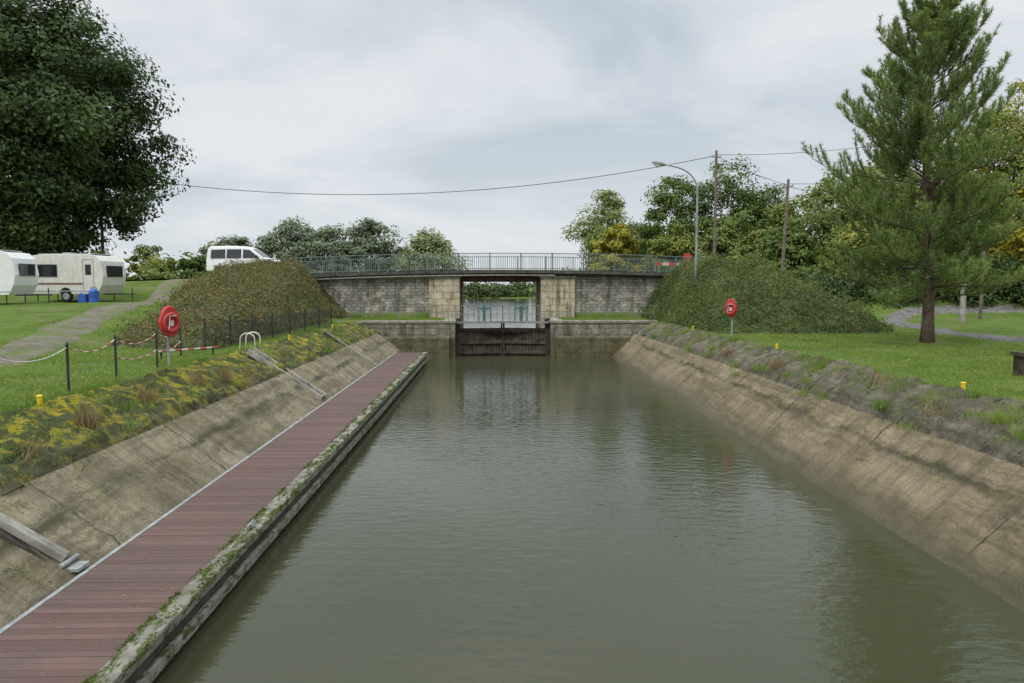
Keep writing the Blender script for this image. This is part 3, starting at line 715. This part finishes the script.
# ------------------------------------------------------------------ vehicles
def wheel(e,x,y,z,r,w=.2):
    m=MB(); n=22
    m.tube([(x,y-w/2,z),(x,y-w/2+.03,z),(x,y+w/2-.03,z),(x,y+w/2,z)],[r*.9,r,r,r*.9],n); m.ob('tyre',M_rubber,e,smooth=False)
    m=MB(); m.tube([(x,y-w/2-.012,z),(x,y+w/2+.012,z)],r*.6,16); m.ob('hub',M_hub,e)
def shell(e,prof,hw,mat,name='body',bevel=.05):
    m=MB(); n=len(prof)
    for s in(-1,1):
        for (x,z) in prof: m.v.append((x,s*hw(z),z))
    m.f.append(tuple(range(n))); m.f.append(tuple(range(2*n-1,n-1,-1)))
    for i in range(n): m.f.append((i,n+i,n+(i+1)%n,(i+1)%n))
    return m.ob(name,mat,e,bevel=bevel)
def panel(e,poly,hw,mat,name,off=.012):
    for s in(-1,1):
        m=MB(); n=len(poly)
        for k in(off,-.02):
            for (x,z) in poly: m.v.append((x,s*(hw(z)+k),z))
        m.f=[tuple(range(n)),tuple(range(2*n-1,n-1,-1))]+[(i,n+i,n+(i+1)%n,(i+1)%n) for i in range(n)]; m.ob(name,mat,e)
def arc(cx,cz,r,a0,a1,n=9): return [(cx+r*math.cos(math.radians(a0+(a1-a0)*k/n)),cz+r*math.sin(math.radians(a0+(a1-a0)*k/n))) for k in range(n+1)]
v=group('parked_van')
hw=lambda z: .86 if z<1.02 else .86-.2*(z-1.02)/.85
prof=[(.02,.32)]+arc(.85,.33,.38,180,0)+arc(3.45,.33,.38,180,0)+[(4.36,.34),(4.42,.6),(4.36,.85),(4.1,1.02),(3.42,1.17),(2.72,1.72),(2.45,1.83),(1.2,1.87),(.22,1.83),(.08,1.7),(.0,1.0)]
shell(v,prof,hw,M_white)
panel(v,[(.28,1.12),(.30,1.62),(1.15,1.66),(1.15,1.12)],hw,M_glass,'rear_window')
panel(v,[(1.24,1.12),(1.24,1.66),(2.12,1.66),(2.12,1.12)],hw,M_glass,'middle_window')
panel(v,[(2.22,1.12),(2.22,1.65),(2.62,1.62),(3.22,1.14)],hw,M_glass,'front_window')
panel(v,[(2.17,.4),(2.17,1.05),(2.185,1.05),(2.185,.4)],hw,M_black,'door_seam',.006); panel(v,[(1.19,.4),(1.19,1.05),(1.205,1.05),(1.205,.4)],hw,M_black,'door_seam',.006)
panel(v,[(.45,.62),(.45,.70),(4.2,.70),(4.2,.62)],hw,M_grey,'rub_strip',.02)
m=MB()
m.v=[(3.40,-.70,1.20),(3.40,.70,1.20),(2.78,.62,1.695),(2.78,-.62,1.695)]; m.v=[(x+.012,y,z+.014) for x,y,z in m.v]; m.f=[(0,1,2,3)]; m.ob('windscreen',M_glass,v)
for yy in(-.7,.7):
    m=MB(); m.box(4.28,4.40,yy-.14,yy+.14,.74,.9); m.ob('headlamp',M_grey,v,bevel=.03)
    m=MB(); m.box(-.015,.05,yy-.08,yy+.08,.85,1.35); m.ob('tail_lamp',M_red,v,bevel=.02)
m=MB(); m.box(4.36,4.48,-.8,.8,.36,.58); m.box(-.07,.05,-.8,.8,.36,.58); m.ob('bumpers',M_grey,v,bevel=.04)
for s in(-1,1): m=MB(); m.box(3.0,3.16,s*.98-.09,s*.98+.09,1.1,1.28); m.ob('mirror',M_black,v,bevel=.03)
m=MB(); m.box(.6,.64,-.6,.6,1.88,1.93); m.box(2.0,2.04,-.6,.6,1.87,1.92); m.ob('roof_bars',M_black,v)
for x in(.85,3.45):
    for s in(-1,1): wheel(v,x,s*.76,.31,.31)
v.location=(-18.35,48.9,roadz(-16)+.03); v.scale=(1.05,1,1.05)

def caravan(name,x,y,z,L,rz,body,windows,door,stripe,flip=False):
    e=group(name); h=2.55; hw=lambda z:1.05
    prof=[(.12,.42),(.02,.9),(.0,1.5),(.16,2.3),(.4,2.5),(1.0,2.56),(L-.9,2.56),(L-.4,2.48),(L-.12,2.2),(L,1.4),(L-.1,.9),(L-.35,.42)]
    wx=L*.5
    pr=prof+[(wx+.36,.42)]+arc(wx,.42,.34,0,180,8)+[(wx-.36,.42)]
    shell(e,pr,hw,body,'body',.07)
    m=MB(); m.box(.5,L-.6,-.8,.8,2.56,2.60); m.box(L*.35,L*.35+.5,-.25,.25,2.6,2.68); m.ob('roof_vents',M_grey,e,bevel=.02)
    for (a,b,c,d) in windows:
        panel(e,[(a-.04,c-.04),(a-.04,d+.04),(b+.04,d+.04),(b+.04,c-.04)],hw,M_grey,'window_frame',.012)
        panel(e,[(a,c),(a,d),(b,d),(b,c)],hw,M_glass,'window',.022)
    a,b=door
    panel(e,[(a,.5),(a,2.25),(a+.02,2.25),(a+.02,.5)],hw,M_black,'door_edge',.008); panel(e,[(b,.5),(b,2.25),(b+.02,2.25),(b+.02,.5)],hw,M_black,'door_edge',.008)
    panel(e,[(a,2.25),(a,2.27),(b+.02,2.27),(b+.02,2.25)],hw,M_black,'door_head',.008)
    panel(e,[(a+.15,1.45),(a+.15,2.0),(b-.13,2.0),(b-.13,1.45)],hw,M_glass,'door_window',.016)
    panel(e,[(.06,.92),(.06,1.02),(a-.04,1.02),(a-.04,.92)],hw,stripe,'stripe',.01); panel(e,[(.12,.55),(.10,.60),(L-.2,.60),(L-.25,.55)],hw,M_grey,'skirt_trim',.011)
    m=MB(); m.box(L-.015,L+.02,-.7,.7,1.35,1.95); m.ob('end_window',M_glass,e)
    m=MB(); m.tube([(L-.4,-.4,.4),(L+1.1,0,.42)],.04,6); m.tube([(L-.4,.4,.4),(L+1.1,0,.42)],.04,6); m.tube([(L+.95,0,0),(L+.95,0,.75)],.03,6); m.ob('drawbar',M_black,e)
    for s in(-1,1): wheel(e,wx,s*.92,.3,.31,.18)
    m=MB()
    for xx in(.4,L-.6):
        for s in(-.8,.8): m.tube([(xx,s,0),(xx,s,.45)],.03,6)
    m.ob('corner_steadies',M_black,e)
    e.location=(x,y,z); e.rotation_euler[2]=rz
caravan('caravan',-25.2,42,ground(-23.5,41)+.03,4.35,-.10,M_cream,[(.45,1.75,1.35,2.0)],(3.2,3.8),M_stripe)
caravan('caravan',-28.0,37.2,ground(-25.5,36.6)+.02,4.9,.06,M_white,[(.5,1.4,1.4,2.0),(2.1,3.0,1.4,2.0)],(3.3,3.9),M_blue)
gz=ground(-21.4,40.3)-.02
e=group('water_canister'); m=MB(); m.tube([(-21.4,40.3,gz),(-21.4,40.3,gz+.6),(-21.4,40.3,gz+.68),(-21.4,40.3,gz+.75)],[.24,.24,.18,.08],14); m.ob('drum',M_blue,e)
m=MB(); m.tube([(-21.55,40.3,gz+.72),(-21.52,40.3,gz+.82),(-21.28,40.3,gz+.82),(-21.25,40.3,gz+.72)],.02,6); m.ob('handle',M_black,e)
e=group('water_canister'); m=MB(); m.box(-22.2,-21.8,40.2,40.5,gz,gz+.45); m.tube([(-22.1,40.35,gz+.45),(-22.1,40.35,gz+.52)],.05,8); m.ob('jerrycan',M_blue,e,bevel=.05)
e=group('road_barrier'); y0=48.5
for k in range(5):
    m=MB(); m.box(10.7+k*.42,10.7+(k+1)*.42,y0,y0+.05,5.42,5.62); m.ob('board',M_redw if k%2==0 else M_wht,e)
m=MB(); m.box(10.9,10.96,y0+.055,y0+.11,4.8,5.65); m.box(12.5,12.56,y0+.055,y0+.11,4.8,5.65); m.ob('legs',M_grey,e)
e=group('road_sign'); m=MB(); m.tube([(12.75,y0,4.7),(12.75,y0,6.15)],.03,8); m.ob('post',M_grey,e); m=MB(); m.tube([(12.75,y0-.05,5.95),(12.75,y0-.032,5.95)],.28,20); m.ob('disc',M_red,e)

# ------------------------------------------------------------------ sky & light
w=bpy.data.worlds.new('World'); sc.world=w; w.use_nodes=True; t=w.node_tree; t.nodes.clear()
class W(G):
    def __init__(s): s.t=t
g=W(); out=g.n('ShaderNodeOutputWorld'); bg=g.n('ShaderNodeBackground'); bg.inputs[1].default_value=.1
sky=g.n('ShaderNodeTexSky',sky_type='NISHITA'); sky.sun_disc=False; sky.sun_elevation=math.radians(48); sky.sun_rotation=math.radians(215)
tc=g.n('ShaderNodeTexCoord'); sp=g.n('ShaderNodeSeparateXYZ'); g.l(tc.outputs['Generated'],sp.inputs[0])
z=g.math('ADD',g.math('MAXIMUM',sp.outputs[2],0.0),.22); cb=g.n('ShaderNodeCombineXYZ'); g.l(g.math('DIVIDE',sp.outputs[0],z),cb.inputs[0]); g.l(g.math('DIVIDE',sp.outputs[1],z),cb.inputs[1])
n1=g.noise(g.map(cb.outputs[0],(.9,1.1,1),(1.9,.4,0)),1.1,7,.55,.5)
c=g.ramp(n1,[(.36,(5.3,6.0,6.6)),(.48,(6.5,7.1,7.6)),(.62,(8.0,8.3,8.6))])
zen=g.math('ADD',1.0,g.math('MULTIPLY',g.mask(sp.outputs[2],.40,1.0),2.4))
hz=g.mask(sp.outputs[2],.24,.0); c=g.mix(g.math('MULTIPLY',hz,.6),c,(7.8,8.15,8.4))
vm=g.n('ShaderNodeVectorMath',operation='SCALE'); g.l(c,vm.inputs[0]); g.l(zen,vm.inputs['Scale'])
g.l(g.mix(.94,sky.outputs[0],vm.outputs[0]),bg.inputs[0]); g.l(bg.outputs[0],out.inputs[0])
sun=bpy.data.lights.new('sun','SUN'); sun.energy=1.5; sun.angle=math.radians(16); sun.color=(1,.97,.91)
so=bpy.data.objects.new('sun',sun); link(so)
dirv=Vector((math.sin(math.radians(215))*math.cos(math.radians(48)),math.cos(math.radians(215))*math.cos(math.radians(48)),math.sin(math.radians(48))))
so.rotation_euler=dirv.to_track_quat('Z','Y').to_euler()

# ------------------------------------------------------------------ camera
cam=bpy.data.cameras.new('camera'); cam.lens=26.0; cam.sensor_width=36; cam.clip_end=4000; co=bpy.data.objects.new('camera',cam); link(co)
co.location=(0,0,4.2); co.rotation_euler=(math.radians(90-4.44),0,math.radians(-1.47)); sc.camera=co
